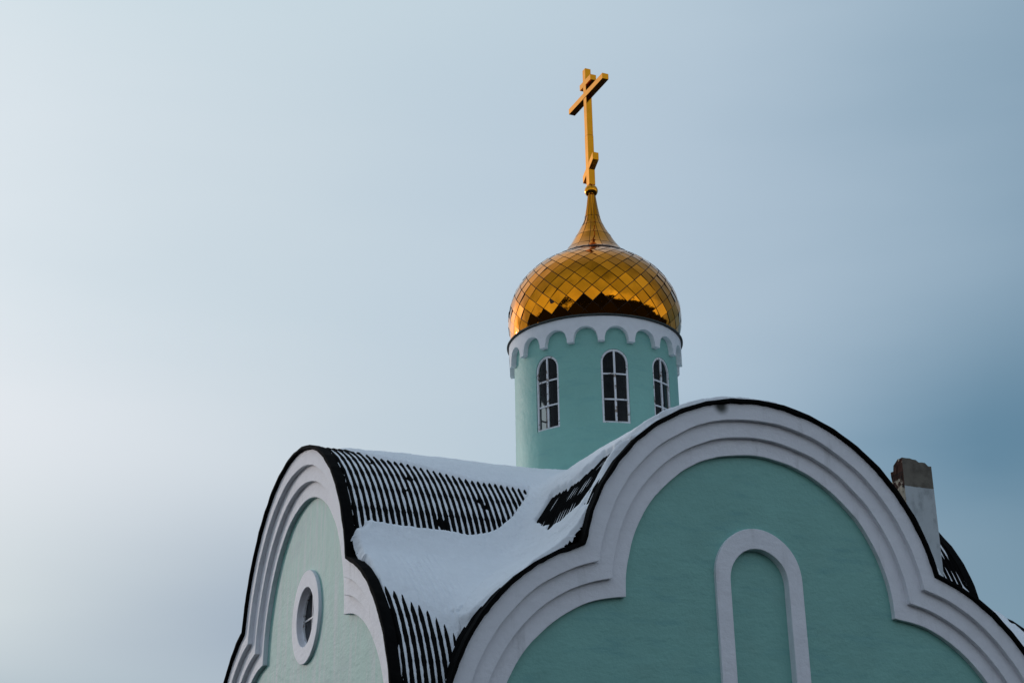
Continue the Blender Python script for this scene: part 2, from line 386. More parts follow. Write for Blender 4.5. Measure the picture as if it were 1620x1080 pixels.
obj('window_frame', annulus(OI - .035, OI - .001, W0L - .10, W0L - .055), np.vstack([grid_faces(4, 72, True)]), M_frame, wl)
m = MB()
m.box((-(W0L - .065), -OH - OI + .02, OZ + ZL - .012), (-(W0L - .095), -OH + OI - .02, OZ + ZL + .012))
m.box((-(W0L - .068), -OH - .012, OZ + ZL - OI + .02), (-(W0L - .092), -OH + .012, OZ + ZL + OI - .02))
m.build('glazing_bar', M_frame, wl)
obj('window_pane', place('left', np.column_stack([cir(OI - .02), np.full(72, W0L - .08)])), [tuple(range(72))], M_glass2, wl)

def archline(hw, zs, zb=-5.0, nn=30):
    a = np.linspace(0, np.pi, nn)
    arc = np.stack([NX + hw * np.cos(a), zs + hw * np.sin(a)], 1)
    zz = np.linspace(zb, zs, 26)[:-1]
    return np.vstack([np.stack([zz * 0 + NX + hw, zz], 1), arc, np.stack([zz * 0 + NX - hw, zz], 1)[::-1]])
ring_sweep('front', archline(NHI, NSI), archline(NHO, NSO), W0F - .02, W0F + .055, W0F - .10, 'niche_surround', M_white, wf, False)
p = archline(NHI + .015, NSI + .0)
obj('niche_panel', place('front', np.column_stack([p, np.full(len(p), W0F - .075)])), [tuple(range(len(p)))], M_green, wf)

# ------------------------------------------------------------------ corrugated roof
OFF = .034; AMP = .018; PER = .0955
def roof_profile(off):
    rc, rl = RO + off, RL + off; cx, cz = cusp(rc, rl); a1 = math.degrees(math.atan2(cx, cz))
    k = 9                                       # sheets bent in short facets, as the gable edge shows
    out = []
    for i in range(k + 1):
        a = R(a1 * i / k); rr = rc / math.cos(R(a1 / k / 2)) ** (0.6 if 0 < i < k else 0)
        out.append((rr * math.sin(a), rr * math.cos(a)))
    b0 = math.degrees(math.atan2(cx - LX, cz - LZ)); k2 = 10
    for i in range(1, k2 + 1):
        b = R(b0 + (90 - b0) * i / k2); out.append((LX + rl * math.sin(b), LZ + rl * math.cos(b)))
    out.append((LX + rl, LZ - .35))
    return np.array(out)
def both(p): return np.vstack([p[::-1] * [-1, 1], p[1:]])
def densify(p, n):
    out = []
    for a, b in zip(p[:-1], p[1:]):
        for i in range(n): out.append(a + (b - a) * i / n)
    out.append(p[-1]); return np.array(out)
def normals2(p):
    t = np.gradient(p, axis=0); nn = np.stack([-t[:, 1], t[:, 0]], 1); nn /= np.linalg.norm(nn, axis=1)[:, None]
    return nn
def vault(axis, a0, a1, name):
    p = densify(both(roof_profile(OFF)), 3); nn = normals2(p)
    e = np.arange(a0, a1 + .001, PER / 8)
    off = AMP * np.cos(2 * np.pi * e / PER)
    # neighbouring sheets lap over each other: small steps along the slope
    s = np.concatenate([[0], np.cumsum(np.linalg.norm(np.diff(p, axis=0), axis=1))])
    lap = ((s / 1.9 + .35) % 1.0) * .004 - .002
    P = p[None] + nn[None] * (off[:, None, None] * (1 if nn[len(nn) // 2, 1] > 0 else -1)) 
    P = P + nn[None] * lap[None, :, None]
    E = np.repeat(e[:, None], len(p), 1)
    V = np.stack([E, P[..., 0], P[..., 1] + ZL], -1) if axis == 'x' else np.stack([P[..., 0], E, P[..., 1]], -1)
    V = V.reshape(-1, 3); F = grid_faces(len(e), len(p)); c = V[F].mean(1)
    if axis == 'x':                     # it stops where it runs under the front and back gables' own vault
        hy = np.array([top_z(min(v, 4.98), OFF) for v in np.abs(c[:, 0])])
        F = F[~((np.abs(c[:, 0]) < 4.97) & (np.abs(c[:, 1]) > D - .45) & (c[:, 2] < hy - .03))]
    return obj(name, V, F, M_roof, church, smooth=False)
roof_x = vault('x', -DL - .05, DE + .05, 'roof')
roof_y = vault('y', -D - .05, D + .05, 'roof')

def verge(face, dist):
    """the dark board and folded sheet along a gable's edge"""
    p = densify(both(roof_profile(OFF + .016)), 5); nn = normals2(p)
    if nn[len(nn) // 2, 1] < 0: nn = -nn
    s = np.concatenate([[0], np.cumsum(np.linalg.norm(np.diff(p, axis=0), axis=1))])
    rag = vnoise(s, s * 0 + dist * 7, 9) * .018 + vnoise(s, s * 0 + dist * 5, 2) * .02 + .006
    top = vnoise(s, s * 0 + dist * 3, 4) * .008
    rows = []
    for off, d in ((.0, dist - .10), (.006, dist - .10), (.008, dist + .055), (-.044, dist + .062), (-.058, dist + .02), (-.058, dist - .02)):
        k = rag * .8 if off < -.03 else top
        q = p + nn * (off + k)[:, None]
        rows.append(place(face, np.column_stack([q, np.full(len(q), d) + vnoise(s, s * 0 + 3 + off * 50, 5) * .012])))
    return obj('roof_edge', np.concatenate(rows), grid_faces(len(rows), len(p)), M_roof, church)
for f, dd in (('front', D), ('left', DL), ('right', DE), ('back', D)): verge(f, dd)

# ------------------------------------------------------------------ snow lying on the roof
def snow():
    o = OFF
    rc, rl = RO + o, RL + o
    hh = np.linspace(0, LX + rl, 4000)
    arc = np.sqrt(np.maximum(rc * rc - hh * hh, 0)); arc = np.where(hh < rc - .012, arc, math.sqrt(rc * rc - (rc - .012) ** 2) - 14 * (hh - rc + .012))
    lob = LZ + np.sqrt(np.maximum(rl * rl - (hh - LX) ** 2, 0)) - np.maximum(0, LX + .2 - hh) * .4
    def pmax(a, b, k): d = np.maximum(k - np.abs(a - b), 0) / k; return np.maximum(a, b) + d * d * d * k / 6
    hard = np.maximum(arc, lob); soft = pmax(arc, lob, 1.1)
    # arc length of the hard profile, for grid spacing and for the outline of the bare patches
    sl = np.concatenate([[0], np.cumsum(np.hypot(np.diff(hh), np.diff(hard)))])
    s_even = np.arange(0, sl[-1], .028); h_s = np.interp(s_even, sl, hh)
    def axis_grid(neg, pos, fine_to):
        a = np.concatenate([-h_s[(h_s < neg)], h_s[(h_s < pos) & (h_s > 0)][::2], np.arange(-neg, fine_to, .020), np.arange(fine_to, pos, .06), [-neg, pos]])
        a = np.unique(np.round(a, 4)); keep = [a[0]]
        for v in a[1:]:
            if v - keep[-1] > .0035: keep.append(v)
        return np.array(keep)
    xs = axis_grid(DL + .03, DE + .03, -.2); ys = axis_grid(D + .03, D - .3, -.2)
    X, Y = np.meshgrid(xs, ys, indexing='ij')
    hx = np.interp(np.abs(Y), hh, soft) + ZL; hy = np.interp(np.abs(X), hh, soft)
    far = np.abs(X) > LX + rl; hy = np.where(far, -6 - (np.abs(X) - LX - rl) * 20, hy)
    # drifted snow fills every hollow: blur the bare roof in plan and keep whichever is higher
    U = np.arange(-6.8, 6.8, .025); UX, UY = np.meshgrid(U, U, indexing='ij')
    out = lambda v: np.interp(np.abs(v), hh, hard) - 14 * np.maximum(np.abs(v) - (LX + rl), 0)
    hr = out(UY) + ZL; hr2 = out(UX); HU = np.maximum(hr, hr2)
    def blur(A, sg):
        n = int(3 * sg / .025); k = np.exp(-.5 * (np.arange(-n, n + 1) * .025 / sg) ** 2); k /= k.sum()
        for ax in (0, 1):
            Pd = np.pad(A, [(n, n) if i == ax else (0, 0) for i in (0, 1)], mode='edge')
            A = sum(k[j] * np.take(Pd, range(j, j + A.shape[ax]), axis=ax) for j in range(2 * n + 1))
        return A
    B = .35 * blur(HU, .20) + .65 * blur(HU, .42)
    fi = (X + 6.8) / .025; fj = (Y + 6.8) / .025; ii = fi.astype(int); jj = fj.astype(int); fi -= ii; fj -= jj
    Bx = (B[ii, jj] * (1 - fi) + B[ii + 1, jj] * fi) * (1 - fj) + (B[ii, jj + 1] * (1 - fi) + B[ii + 1, jj + 1] * fi) * fj
    hardmax = np.maximum(np.interp(np.abs(Y), hh, hard) + ZL, np.where(far, -9, np.interp(np.abs(X), hh, hard)))
    H = pmax(hardmax, Bx, .16); H = hardmax + (H - hardmax) * smooth01((hardmax + .95) / .6)
    # bare patches: outlines in (position along the vault, arc length down its flank)
    SY = np.interp(np.abs(Y), hh, sl); SX = np.interp(np.abs(X), hh, sl)
    Sof = lambda v: float(np.interp(v, hh, sl))
    def sdf(px, py, poly):
        d = np.full(px.shape, 1e9); inside = np.zeros(px.shape, bool); nP = len(poly)
        for i in range(nP):
            x0, y0 = poly[i]; x1, y1 = poly[(i + 1) % nP]; ex, ey = x1 - x0, y1 - y0
            wx, wy = px - x0, py - y0; tt = np.clip((wx * ex + wy * ey) / (ex * ex + ey * ey + 1e-12), 0, 1)
            d = np.minimum(d, (wx - ex * tt) ** 2 + (wy - ey * tt) ** 2)
            cnd = (y0 > py) != (y1 > py)
            inside ^= cnd & (px < (x1 - x0) * (py - y0) / (y1 - y0 + 1e-12) + x0)
        d = np.sqrt(d); return np.where(inside, d, -d)
    xdom = hx >= hy
    xsoft = smooth01((hx - hy) / 1.4 + .5)
    front = Y < 0; left = X < 0
    PX = [(-5.7, -.5), (-5.18, -.5), (-5.02, .9), (-4.95, 1.40), (-4.68, 1.60), (-4.24, 1.84), (-3.78, 2.05), (-3.34, 2.25), (-2.9, 2.28), (-2.42, 2.36),
          (-2.56, 2.72), (-2.96, 3.28), (-3.44, 3.62), (-3.74, 3.70), (-4.6, 3.58), (-5.1, 3.52), (-5.3, 3.50), (-5.42, 3.85), (-5.7, 3.9)]
    PX2 = [(-5.7, Sof(3.3)), (-5.52, Sof(3.65)), (-5.42, Sof(3.95)), (-5.2, Sof(4.10)), (-4.95, Sof(4.30)), (-4.72, Sof(4.52)), (-4.45, Sof(4.75)), (-4.2, 12), (-5.7, 12)]
    PY = [(2.68, -2.95), (2.82, -3.83), (2.78, -4.15), (2.73, -4.44), (2.64, -4.74), (2.42, -4.80), (2.05, -4.95), (1.6, -4.98), (1.9, -4.62), (2.05, -4.15), (2.36, -3.7), (2.34, -2.83)]
    PY2 = [(2.84, -4.96), (2.76, -4.76), (2.5, -4.80), (2.1, -4.92), (2.0, -5.2), (2.84, -5.2)]
    PY3 = [(3.3, -5.06), (4.0, -4.92), (4.45, -4.75), (4.62, -4.45), (5.1, -4.2), (5.1, -5.3), (3.3, -5.3)]
    n1 = (vnoise(X, Y, 2.0) * .10 + vnoise(X, SY, 8) * .05) * xdom + (~xdom) * (vnoise(X, Y, 3.0) * .1 + vnoise(Y * 10.5, SX * .6, 1.0) * .22)
    cover = np.full(X.shape, -1e9)
    cover = np.maximum(cover, np.where(front & xdom & (X < -1), sdf(X, SY, PX), -9))
    cover2 = np.where(front & xdom & (X < -1), sdf(X, SY, PX2), -9)
    for q in (PY, PY2, PY3):
        q = [(Sof(a), b) for a, b in q]
        cover = np.maximum(cover, np.where(front & ~xdom & left, sdf(SX, Y, q), -9))
    # right arm, front flank: almost bare
    eastp = [(2.6, 1.2), (5.8, 1.0), (5.8, 4.7), (5.3, 4.6), (2.6, 4.3)]
    east = np.where(front & xdom & (X > 1), sdf(X, SY, eastp), -9)
    bare = np.maximum(smooth01((cover + n1 * .6) / .11 + .35), smooth01((cover2 + n1 * 1.6) / .42 + .40))
    depth_full = .035 + .05 * smooth01((SY - 2.3) / .9) * xsoft + .07 * (1 - xsoft) * smooth01((3.2 - SX) / .8) \
        + vnoise(X, Y, 1.3) * .03 + vnoise(X, Y, 5) * .012 + vnoise(X, Y, 17) * .005
    H = hardmax + (H - hardmax) * (1 - bare)
    lobeX = smooth01((SY - 4.6) / .8) * xdom
    depth_full = depth_full * (1 - .45 * lobeX)
    # a lip of drifted snow along the foot of the upper vault
    def pdist(px, py, pts):
        d = np.full(px.shape, 1e9)
        for (x0, y0), (x1, y1) in zip(pts[:-1], pts[1:]):
            ex, ey = x1 - x0, y1 - y0; tt = np.clip(((px - x0) * ex + (py - y0) * ey) / (ex * ex + ey * ey), 0, 1)
            d = np.minimum(d, np.hypot(px - x0 - ex * tt, py - y0 - ey * tt))
        return d
    lip = pdist(SX, Y, [(Sof(2.45), -5.05), (Sof(2.80), -4.75), (Sof(2.95), -4.4), (Sof(3.0), -3.9), (Sof(3.15), -3.3)])
    depth_full = depth_full + .030 * np.exp(-(lip / .10) ** 2) * left * front
    # ripples where the sheets below show through, and a few small marks
    gh = sdf(X, SY, [(-5.3, Sof(3.3)), (-4.3, Sof(3.0)), (-4.0, Sof(3.5)), (-4.5, Sof(4.6)), (-5.3, Sof(4.3))])
    depth_full = depth_full + smooth01(gh / .4) * (.024 * np.cos(2 * np.pi * X / PER) * (.35 + vnoise(X, SY, 3)) - .018) * front * left
    near = smooth01((np.maximum(cover, cover2) + .75) / .75)
    depth_full = depth_full + near * .006 * np.cos(2 * np.pi * X / PER) * xdom * front * (.6 + vnoise(X, SY, 2.5))
    depth_full = depth_full + vnoise(X * 2.6, SY + SX, 9) * .010 + vnoise(X * 4 + Y, SY * 1.4 + SX, 14) * .006
    for a_, b_ in ((-4.62, Sof(4.47)), (-4.55, Sof(4.49)), (-4.48, Sof(4.47))):
        depth_full = depth_full - .05 * np.exp(-((X - a_) ** 2 + (SY - b_) ** 2) / .022 ** 2) * front * xdom
    stripe = -.0040 - .0042 * smooth01((SY - 1.6) / 1.6) * xdom - .0020 * (~xdom) - .005 * smooth01((SY - 5.3) / .8) * xdom
    stripe = stripe + vnoise(X * 1.0, (SY + SX) * .8, 24) * .005 + vnoise(X, SY + SX, 5) * .003 + vnoise(X, SY + SX, 60) * .004
    stripe = np.where(xdom, stripe, -.0035 + vnoise(Y * 9.0, SX * 1.0, 1.0) * .016 + vnoise(Y * 3.0, SX * 2, 1.0) * .005)
    stripe = stripe - .010 * smooth01((np.abs(X) - 4.2) / .3) * (~xdom) * front
    # a few places where a lump has slid off altogether
    for hxp, hsp, hr in ((-4.05, 3.42, .07), (-4.12, 3.36, .06), (-3.35, 2.80, .05), (-3.30, 2.92, .05), (-4.4, 2.35, .05), (-4.92, 1.9, .03), (-4.55, 2.7, .025), (-3.9, 3.1, .03), (-5.43, 3.7, .07), (-5.3, 4.02, .03)):
        stripe = stripe - .03 * np.exp(-((X - hxp) ** 2 + (SY - hsp) ** 2) / hr ** 2) * front
    dep = depth_full * (1 - bare) + stripe * bare
    ebare = smooth01((east + n1) / .2 + .4)
    dep = dep * (1 - ebare) + (-.021 + .017 * smooth01((X - 5.0) / .4) * smooth01((3.3 - SY) / .6) + vnoise(X, SY, 5) * .012) * ebare
    # the verge stays bare
    ev = np.minimum.reduce([Y + D + .05, X + DL + .05, DE + .05 - X, np.full(X.shape, 9.)])
    ev = np.where((Y + D < .6) & (hx > hy + .05), np.minimum(X + DL + .05, DE + .05 - X), ev)   # no gable edge there
    edge = .15 + vnoise(X, Y, 7) * .05 + .014 * vnoise(X, Y, 25) - .03 * (np.abs(SY - Sof(2.95)) < .5) * xdom
    dep = dep - .16 * smooth01((edge - ev) / .05 + .5)
    # lift along the surface normal of the softened roof
    V = np.stack([X, Y, H], -1)
    gx_ = np.gradient(H, xs, axis=0); gy_ = np.gradient(H, ys, axis=1)
    nrm = np.stack([-gx_, -gy_, np.ones_like(H)], -1); nrm /= np.linalg.norm(nrm, axis=-1)[..., None]
    V = V + nrm * dep[..., None]
    F = grid_faces(len(xs), len(ys))
    keep = (dep > -.03).ravel()
    steepcut = ((np.abs(X) > LX + rl - .002) & (H < LZ)).ravel() | (H < -2.4).ravel()
    under = (hx < hy) & (np.abs(X) > 4.97)
    ok = keep & ~steepcut & ~under.ravel()
    F = F[ok[F].any(1) & ~(steepcut | under.ravel())[F].any(1)]
    # inside the drum there is no snow
    C = V[:, :, :2].reshape(-1, 2)[F].mean(1)
    F = F[np.hypot(C[:, 0] + .18, C[:, 1] + .275) > 1.40]
    used = np.unique(F); remap = np.full(len(X.ravel()), -1); remap[used] = np.arange(len(used))
    s = obj('roof_snow', V.reshape(-1, 3)[used], remap[F], M_snow, None, smooth=True)
    s['kind'] = 'stuff'; s['label'] = 'white snow lying in drifts and stripes on the black corrugated church roof'; s['category'] = 'snow'
snow()

# ------------------------------------------------------------------ drum
DC = (-.18, -.275); DR = 1.47; DZ0, DZ1 = 2.0, 5.60
WIN = [-152.6, -104.3, -65.7, -20.0, 25.0, 70.0, 112.0, 150.0]
WH = 9.55; WB, WS = 3.72, 4.815            # half angle, sill, springing
def cyl(c, r, phi, z): a = R(phi); return (c[0] + r * math.cos(a), c[1] + r * math.sin(a), z)
def drum():
    phis = list(np.arange(-180, 180, 3.0))
    for w in WIN: phis += list(np.linspace(w - WH, w + WH, 21))
    phis = sorted(set(round((p + 180) % 360 - 180, 4) for p in phis)); phis.append(phis[0] + 360)
    def win(p):
        for w in WIN:
            d = (p - w + 180) % 360 - 180
            if abs(d) < WH - 1e-6 or abs(abs(d) - WH) < 1e-3:
                hw = R(WH) * DR
                return WB, WS + math.sqrt(max(hw * hw - (R(d) * DR) ** 2, 0))
        return None
    def mid_in(a, b):
        m = .5 * (a + b); return any(abs((m - w + 180) % 360 - 180) < WH for w in WIN)
    V = []; F = []; Vi = []; Fi = []
    def q(VV, FF, *p): o = len(VV); VV.extend(p); FF.append((o, o + 1, o + 2, o + 3))
    zz = np.linspace(DZ0, DZ1, 10)
    for a, b in zip(phis[:-1], phis[1:]):
        ra = DR + vnoise(a * .1, 0, 1) * .012; rb = DR + vnoise(b * .1, 0, 1) * .012
        if b > 179.99: rb = DR + vnoise(((b + 180) % 360 - 180) * .1, 0, 1) * .012
        if mid_in(a, b):
            (l0, u0), (l1, u1) = win(a), win(b)
            for (VV, FF, r0, r1) in ((V, F, ra, rb), (Vi, Fi, 1.36, 1.36)):
                q(VV, FF, cyl(DC, r0, a, DZ0), cyl(DC, r1, b, DZ0), cyl(DC, r1, b, l1), cyl(DC, r0, a, l0))
                q(VV, FF, cyl(DC, r0, a, u0), cyl(DC, r1, b, u1), cyl(DC, r1, b, DZ1), cyl(DC, r0, a, DZ1))
            q(V, F, cyl(DC, ra, a, u0), cyl(DC, 1.36, a, u0), cyl(DC, 1.36, b, u1), cyl(DC, rb, b, u1))
            q(V, F, cyl(DC, ra, a, l0), cyl(DC, rb, b, l1), cyl(DC, 1.36, b, l1), cyl(DC, 1.36, a, l0))
        else:
            for z0, z1 in zip(zz[:-1], zz[1:]):
                q(V, F, cyl(DC, ra, a, z0), cyl(DC, rb, b, z0), cyl(DC, rb, b, z1), cyl(DC, ra, a, z1))
            q(Vi, Fi, cyl(DC, 1.36, a, DZ0), cyl(DC, 1.36, b, DZ0), cyl(DC, 1.36, b, DZ1), cyl(DC, 1.36, a, DZ1))
    for w in WIN:
        for s in (-1, 1):
            a = w + s * WH
            q(V, F, cyl(DC, DR, a, WB), cyl(DC, 1.36, a, WB), cyl(DC, 1.36, a, WS), cyl(DC, DR, a, WS))
    import bmesh
    o = obj('drum', V, F, M_green, church)
    bm = bmesh.new(); bm.from_mesh(o.data); bmesh.ops.remove_doubles(bm, verts=bm.verts, dist=.0006); bm.to_mesh(o.data); bm.free()
    for p in o.data.polygons: p.use_smooth = True
    o.data.set_sharp_from_angle(angle=R(40))
    obj('inner_lining', Vi, Fi, M_dark, o, smooth=True)
    # floor and ceiling keep the inside dark
    m = MB(); aa = np.linspace(0, 360, 41)[:-1]
    m.add([cyl(DC, 1.37, a, 3.15) for a in aa], [tuple(range(40))]); m.build('inner_floor', M_dark, o)
    m = MB(); m.add([cyl(DC, 1.37, a, 5.55) for a in aa], [tuple(range(40))]); m.build('ceiling', M_dark, o)
    return o
drum_o = drum()

def window(w):
    """curved frame with mullion and two transoms, and the glass behind it"""
    rf, rb = DR - .012, DR - .05
    hw = R(WH) * DR; fw = .036
    def ang(x): return w + math.degrees(x / DR)
    def loop(k):
        r = hw - k; a = np.linspace(0, np.pi, 25)
        pts = [(r, WB + k)] + [(r * math.cos(t_), WS + r * math.sin(t_)) for t_ in a] + [(-r, WB + k)]
        bot = [(r - 2 * r * i / 6, WB + k) for i in range(6, 0, -1)][0:0]
        return pts
    m = MB()
    a, b = loop(.003), loop(fw); nn = len(a)
    v = [cyl(DC, rf, ang(x), z) for x, z in a] + [cyl(DC, rf, ang(x), z) for x, z in b] + [cyl(DC, rb, ang(x), z) for x, z in b] + [cyl(DC, rb, ang(x), z) for x, z in a]
    f = []
    for i in range(nn):
        j = (i + 1) % nn
        for k in range(3): f.append((k * nn + i, k * nn + j, (k + 1) * nn + j, (k + 1) * nn + i))
    m.add(v, f)
    def strip(x0, x1, z0, z1, r0=rf - .004, r1=rb + .004, nx=6):
        xs = np.linspace(x0, x1, nx + 1)
        vv = []
        for x in xs: vv += [cyl(DC, r0, ang(x), z0), cyl(DC, r0, ang(x), z1), cyl(DC, r1, ang(x), z1), cyl(DC, r1, ang(x), z0)]
        ff = []
        for i in range(nx):
            for k in range(4): ff.append((i * 4 + k, i * 4 + (k + 1) % 4, (i + 1) * 4 + (k + 1) % 4, (i + 1) * 4 + k))
        ff += [(0, 1, 2, 3), (nx * 4, nx * 4 + 3, nx * 4 + 2, nx * 4 + 1)]
        m.add(vv, ff)
    j = lambda: random.uniform(-.006, .006)
    strip(-.014 + j(), .014, WB + fw, WS + hw - fw, nx=1)
    z1 = 4.61 + j(); z2 = 4.15 + j()
    strip(-hw + fw, hw - fw, z1 - .012, z1 + .012, rf - .008); strip(-hw + fw, hw - fw, z2 - .012, z2 + .012, rf - .008)
    m.build('window_frame', M_frame, drum_o)
    c = loop(fw - .01); vv = [cyl(DC, rb + .012, ang(x), z) for x, z in c]
    # panes as columns so that the glass follows the curve
    xs = np.linspace(-hw + fw - .01, hw - fw + .01, 9); vv = []; ff = []
    r = hw - fw + .01
    for i, x in enumerate(xs):
        vv += [cyl(DC, rb + .012, ang(x), WB + fw - .01), cyl(DC, rb + .012, ang(x), WS + math.sqrt(max(r * r - x * x, 0)))]
        if i: ff.append((2 * i - 2, 2 * i, 2 * i + 1, 2 * i - 1))
    obj('window_pane', vv, ff, M_glass, drum_o)
for w in WIN: window(w)

# arcaded cornice
def cornice():
    r1, r0 = 1.565, DR - .02; zt = 5.63; NA = 18; ph0 = -112.9; pitch = 20.0
    zf, zs = 5.185, 5.245; foot = 2.15; hw = (pitch / 2 - foot)         # half widths in degrees
    cols = []
    for k in range(NA):
        c = ph0 + pitch * k
        cols += [(c - foot, 'foot', k), (c, 'foot', k), (c + foot, 'foot', k)]
        ac = c + pitch / 2
        for u in np.linspace(0, 1, 15): cols.append((ac - hw + 2 * hw * u, 'arch', k))
    rw = R(hw) * r1
    V = []; F = []
    def zb(phi, kind, k):
        if kind == 'foot': return zf
        ac = ph0 + pitch * k + pitch / 2
        x = R(phi - ac) * r1
        return zs - .0 + math.sqrt(max(rw * rw - x * x, 0)) * (5.455 - zs) / rw
    jr = [random.uniform(-.008, .008) for _ in range(NA)]
    pts = [(c[0], zb(*c) + jr[c[2]]) for c in cols]
    n = len(pts); 
    rows = []
    for r, top in ((r1, True), (r1, False), (r0, False)):
        for (phi, z) in pts:
            V.append(cyl(DC, r + vnoise(phi * .07, 3, 1) * .008, phi, zt if top else z))
    for (phi, z) in pts: V.append(cyl(DC, r0, phi, zt))
    for row in (0, 1):
        for i in range(n):
            j = (i + 1) % n; F.append((row * n + i, row * n + j, (row + 1) * n + j, (row + 1) * n + i))
    for i in range(n): j = (i + 1) % n; F.append((i, 3 * n + i, 3 * n + j, j))
    o = obj('cornice', V, F, M_dwhite, drum_o)
    bv = o.modifiers.new('bevel', 'BEVEL'); bv.width = .006; bv.segments = 1; bv.limit_method = 'ANGLE'; bv.angle_limit = R(50)
    # thin dark rim under the dome
    prof = [(1.45, 5.632), (1.592, 5.634), (1.604, 5.645), (1.600, 5.662), (1.45, 5.672)]
    a = np.linspace(0, 360, 121)[:-1]
    V = [cyl(DC, r + vnoise(p * .12, 9, 1) * .012, p, z + vnoise(p * .09, 4, 1) * .012) for r, z in prof for p in a]
    obj('cornice_rim', V, grid_faces(len(prof), 120, True), M_rim, drum_o)
cornice()

# ------------------------------------------------------------------ onion dome
AX = (-.14, -.30)
def dome():
    a_, b_, zc = 1.585, 1.335, 6.16
    t_ = np.linspace(math.asin((5.655 - zc) / b_), math.acos(.70 / a_), 400)
    pr = np.stack([a_ * np.cos(t_), zc + b_ * np.sin(t_)], 1)
    s = np.concatenate([[0], np.cumsum(np.linalg.norm(np.diff(pr, axis=0), axis=1))])
    # dark under-skin, seen in the seams
    idx = np.linspace(0, 399, 40).astype(int); ph = np.linspace(0, 360, 97)[:-1]
    DX = (AX[0] - .028, AX[1] + .012)      # the dome sits a touch off the axis of its neck
    V = [cyl(DX, pr[i, 0] - .012, p, pr[i, 1] - .004) for i in idx for p in ph]
    base = obj('dome', V, grid_faces(40, 96, True), M_seam, church, smooth=True)
    NN = 32; lv = [0.0]
    while lv[-1] < s[-1]:
        r = np.interp(lv[-1], s, pr[:, 0]); lv.append(lv[-1] + .150 * (max(r, .3) / 1.585) ** .75)
    lv = np.array(lv) * s[-1] / lv[-1]
    rr = np.interp(lv, s, pr[:, 0]); zz = np.interp(lv, s, pr[:, 1])
    ph0 = -118.0
    def node(i, k):
        i = min(max(i, 0), len(lv) - 1)
        return rr[i], zz[i], ph0 + (k + (.5 if i % 2 else 0)) * 360 / NN
    V = []; F = []
    rs = np.random.RandomState(5)
    G = 4
    for i in range(0, len(lv)):
        for k in range(NN):
            if i == 0: corners = None
            kk = k
            # rhomb centred on ring i between node k-? : left/right corners on ring i, top i+1, bottom i-1
            L0 = node(i, kk); R0 = node(i, kk + 1)
            pm = (L0[2] + R0[2]) / 2
            up = (rr[min(i + 1, len(lv) - 1)], zz[min(i + 1, len(lv) - 1)], pm)
            dn = (rr[max(i - 1, 0)], zz[max(i - 1, 0)], pm)
            P = [np.array(cyl(DX, *(q[0], q[2], q[1]))) for q in (dn, R0, up, L0)]
            c = sum(P) / 4
            nrm = np.cross(P[1] - P[3], P[2] - P[0]); nrm /= np.linalg.norm(nrm) + 1e-9
            # each plate is planar-ish, tilted a little, its lower tip lapping over the plates below
            tilt = rs.randn(2) * (.027 if i > 5 else .036)
            ex = (P[1] - P[3]); ex /= np.linalg.norm(ex) + 1e-9; ey = (P[2] - P[0]); ey /= np.linalg.norm(ey) + 1e-9
            size = np.linalg.norm(P[1] - P[3]); ins = 1 - .011 / max(size, .05) * 1.75
            pill = rs.uniform(-.0015, .003) if i > 5 else rs.uniform(-.004, .008)
            o = len(V)
            for a in range(G + 1):
                for b in range(G + 1):
                    u, v = a / G, b / G
                    p = P[0] * (1 - u) * (1 - v) + P[1] * u * (1 - v) + P[2] * u * v + P[3] * (1 - u) * v
                    q = c + (p - c) * ins
                    dx, dy = (q - c) @ ex, (q - c) @ ey
                    lap = .004 - dy * .02
                    q = q + nrm * (lap + dx * tilt[0] + dy * tilt[1] + pill * 16 * u * (1 - u) * v * (1 - v))
                    # follow the curve of the dome a little
                    V.append(q)
            for a in range(G):
                for b in range(G):
                    F.append((o + a * (G + 1) + b, o + (a + 1) * (G + 1) + b, o + (a + 1) * (G + 1) + b + 1, o + a * (G + 1) + b + 1))
    obj('dome_plates', np.array(V), np.array(F), M_gold, base, smooth=True)
    # --- neck
    npr = [(.735, 7.352), (.62, 7.445), (.52, 7.56), (.425, 7.70), (.345, 7.84), (.27, 7.97), (.215, 8.08), (.172, 8.18), (.145, 8.27), (.105, 8.50), (.075, 8.735)]
    pn = np.array(npr); tt = np.linspace(0, len(pn) - 1, 28)
    rr2 = np.interp(tt, range(len(pn)), pn[:, 0]); zz2 = np.interp(tt, range(len(pn)), pn[:, 1])
    ph = np.linspace(0, 360, 49)[:-1]
    V = [cyl(AX, r - .006, p, z) for r, z in zip(rr2, zz2) for p in ph]
    neck = obj('neck', V, grid_faces(28, 48, True), M_seam, church, smooth=True)
    V = []; F = []; seg = [0, 2, 4, 6, 8, 10]; NS = 16
    for si in range(5):
        for k in range(NS):
            p0 = 360 / NS * (k + .5 * (si % 2) * 0) + 10; p1 = p0 + 360 / NS
            o = len(V); nz_, na = 7, 3
            tilt = rs.randn() * .0015
            for a in range(nz_ + 1):
                f_ = (a / nz_) * .985 + .0075; ti = seg[si] + (seg[si + 1] - seg[si]) * f_
                r = float(np.interp(ti, range(len(pn)), pn[:, 0])); z = float(np.interp(ti, range(len(pn)), pn[:, 1]))
                g_ = math.degrees(.0045 / r)
                for b in range(na + 1):
                    phi = p0 + g_ + (p1 - p0 - 2 * g_) * b / na
                    V.append(cyl(AX, r + .002 + tilt * (b - 1.5) + (.004 if a == 0 else 0), phi, z))
            for a in range(nz_):
                for b in range(na): F.append((o + a * (na + 1) + b, o + a * (na + 1) + b + 1, o + (a + 1) * (na + 1) + b + 1, o + (a + 1) * (na + 1) + b))
    obj('neck_plates', V, F, M_gold, neck, smooth=True)
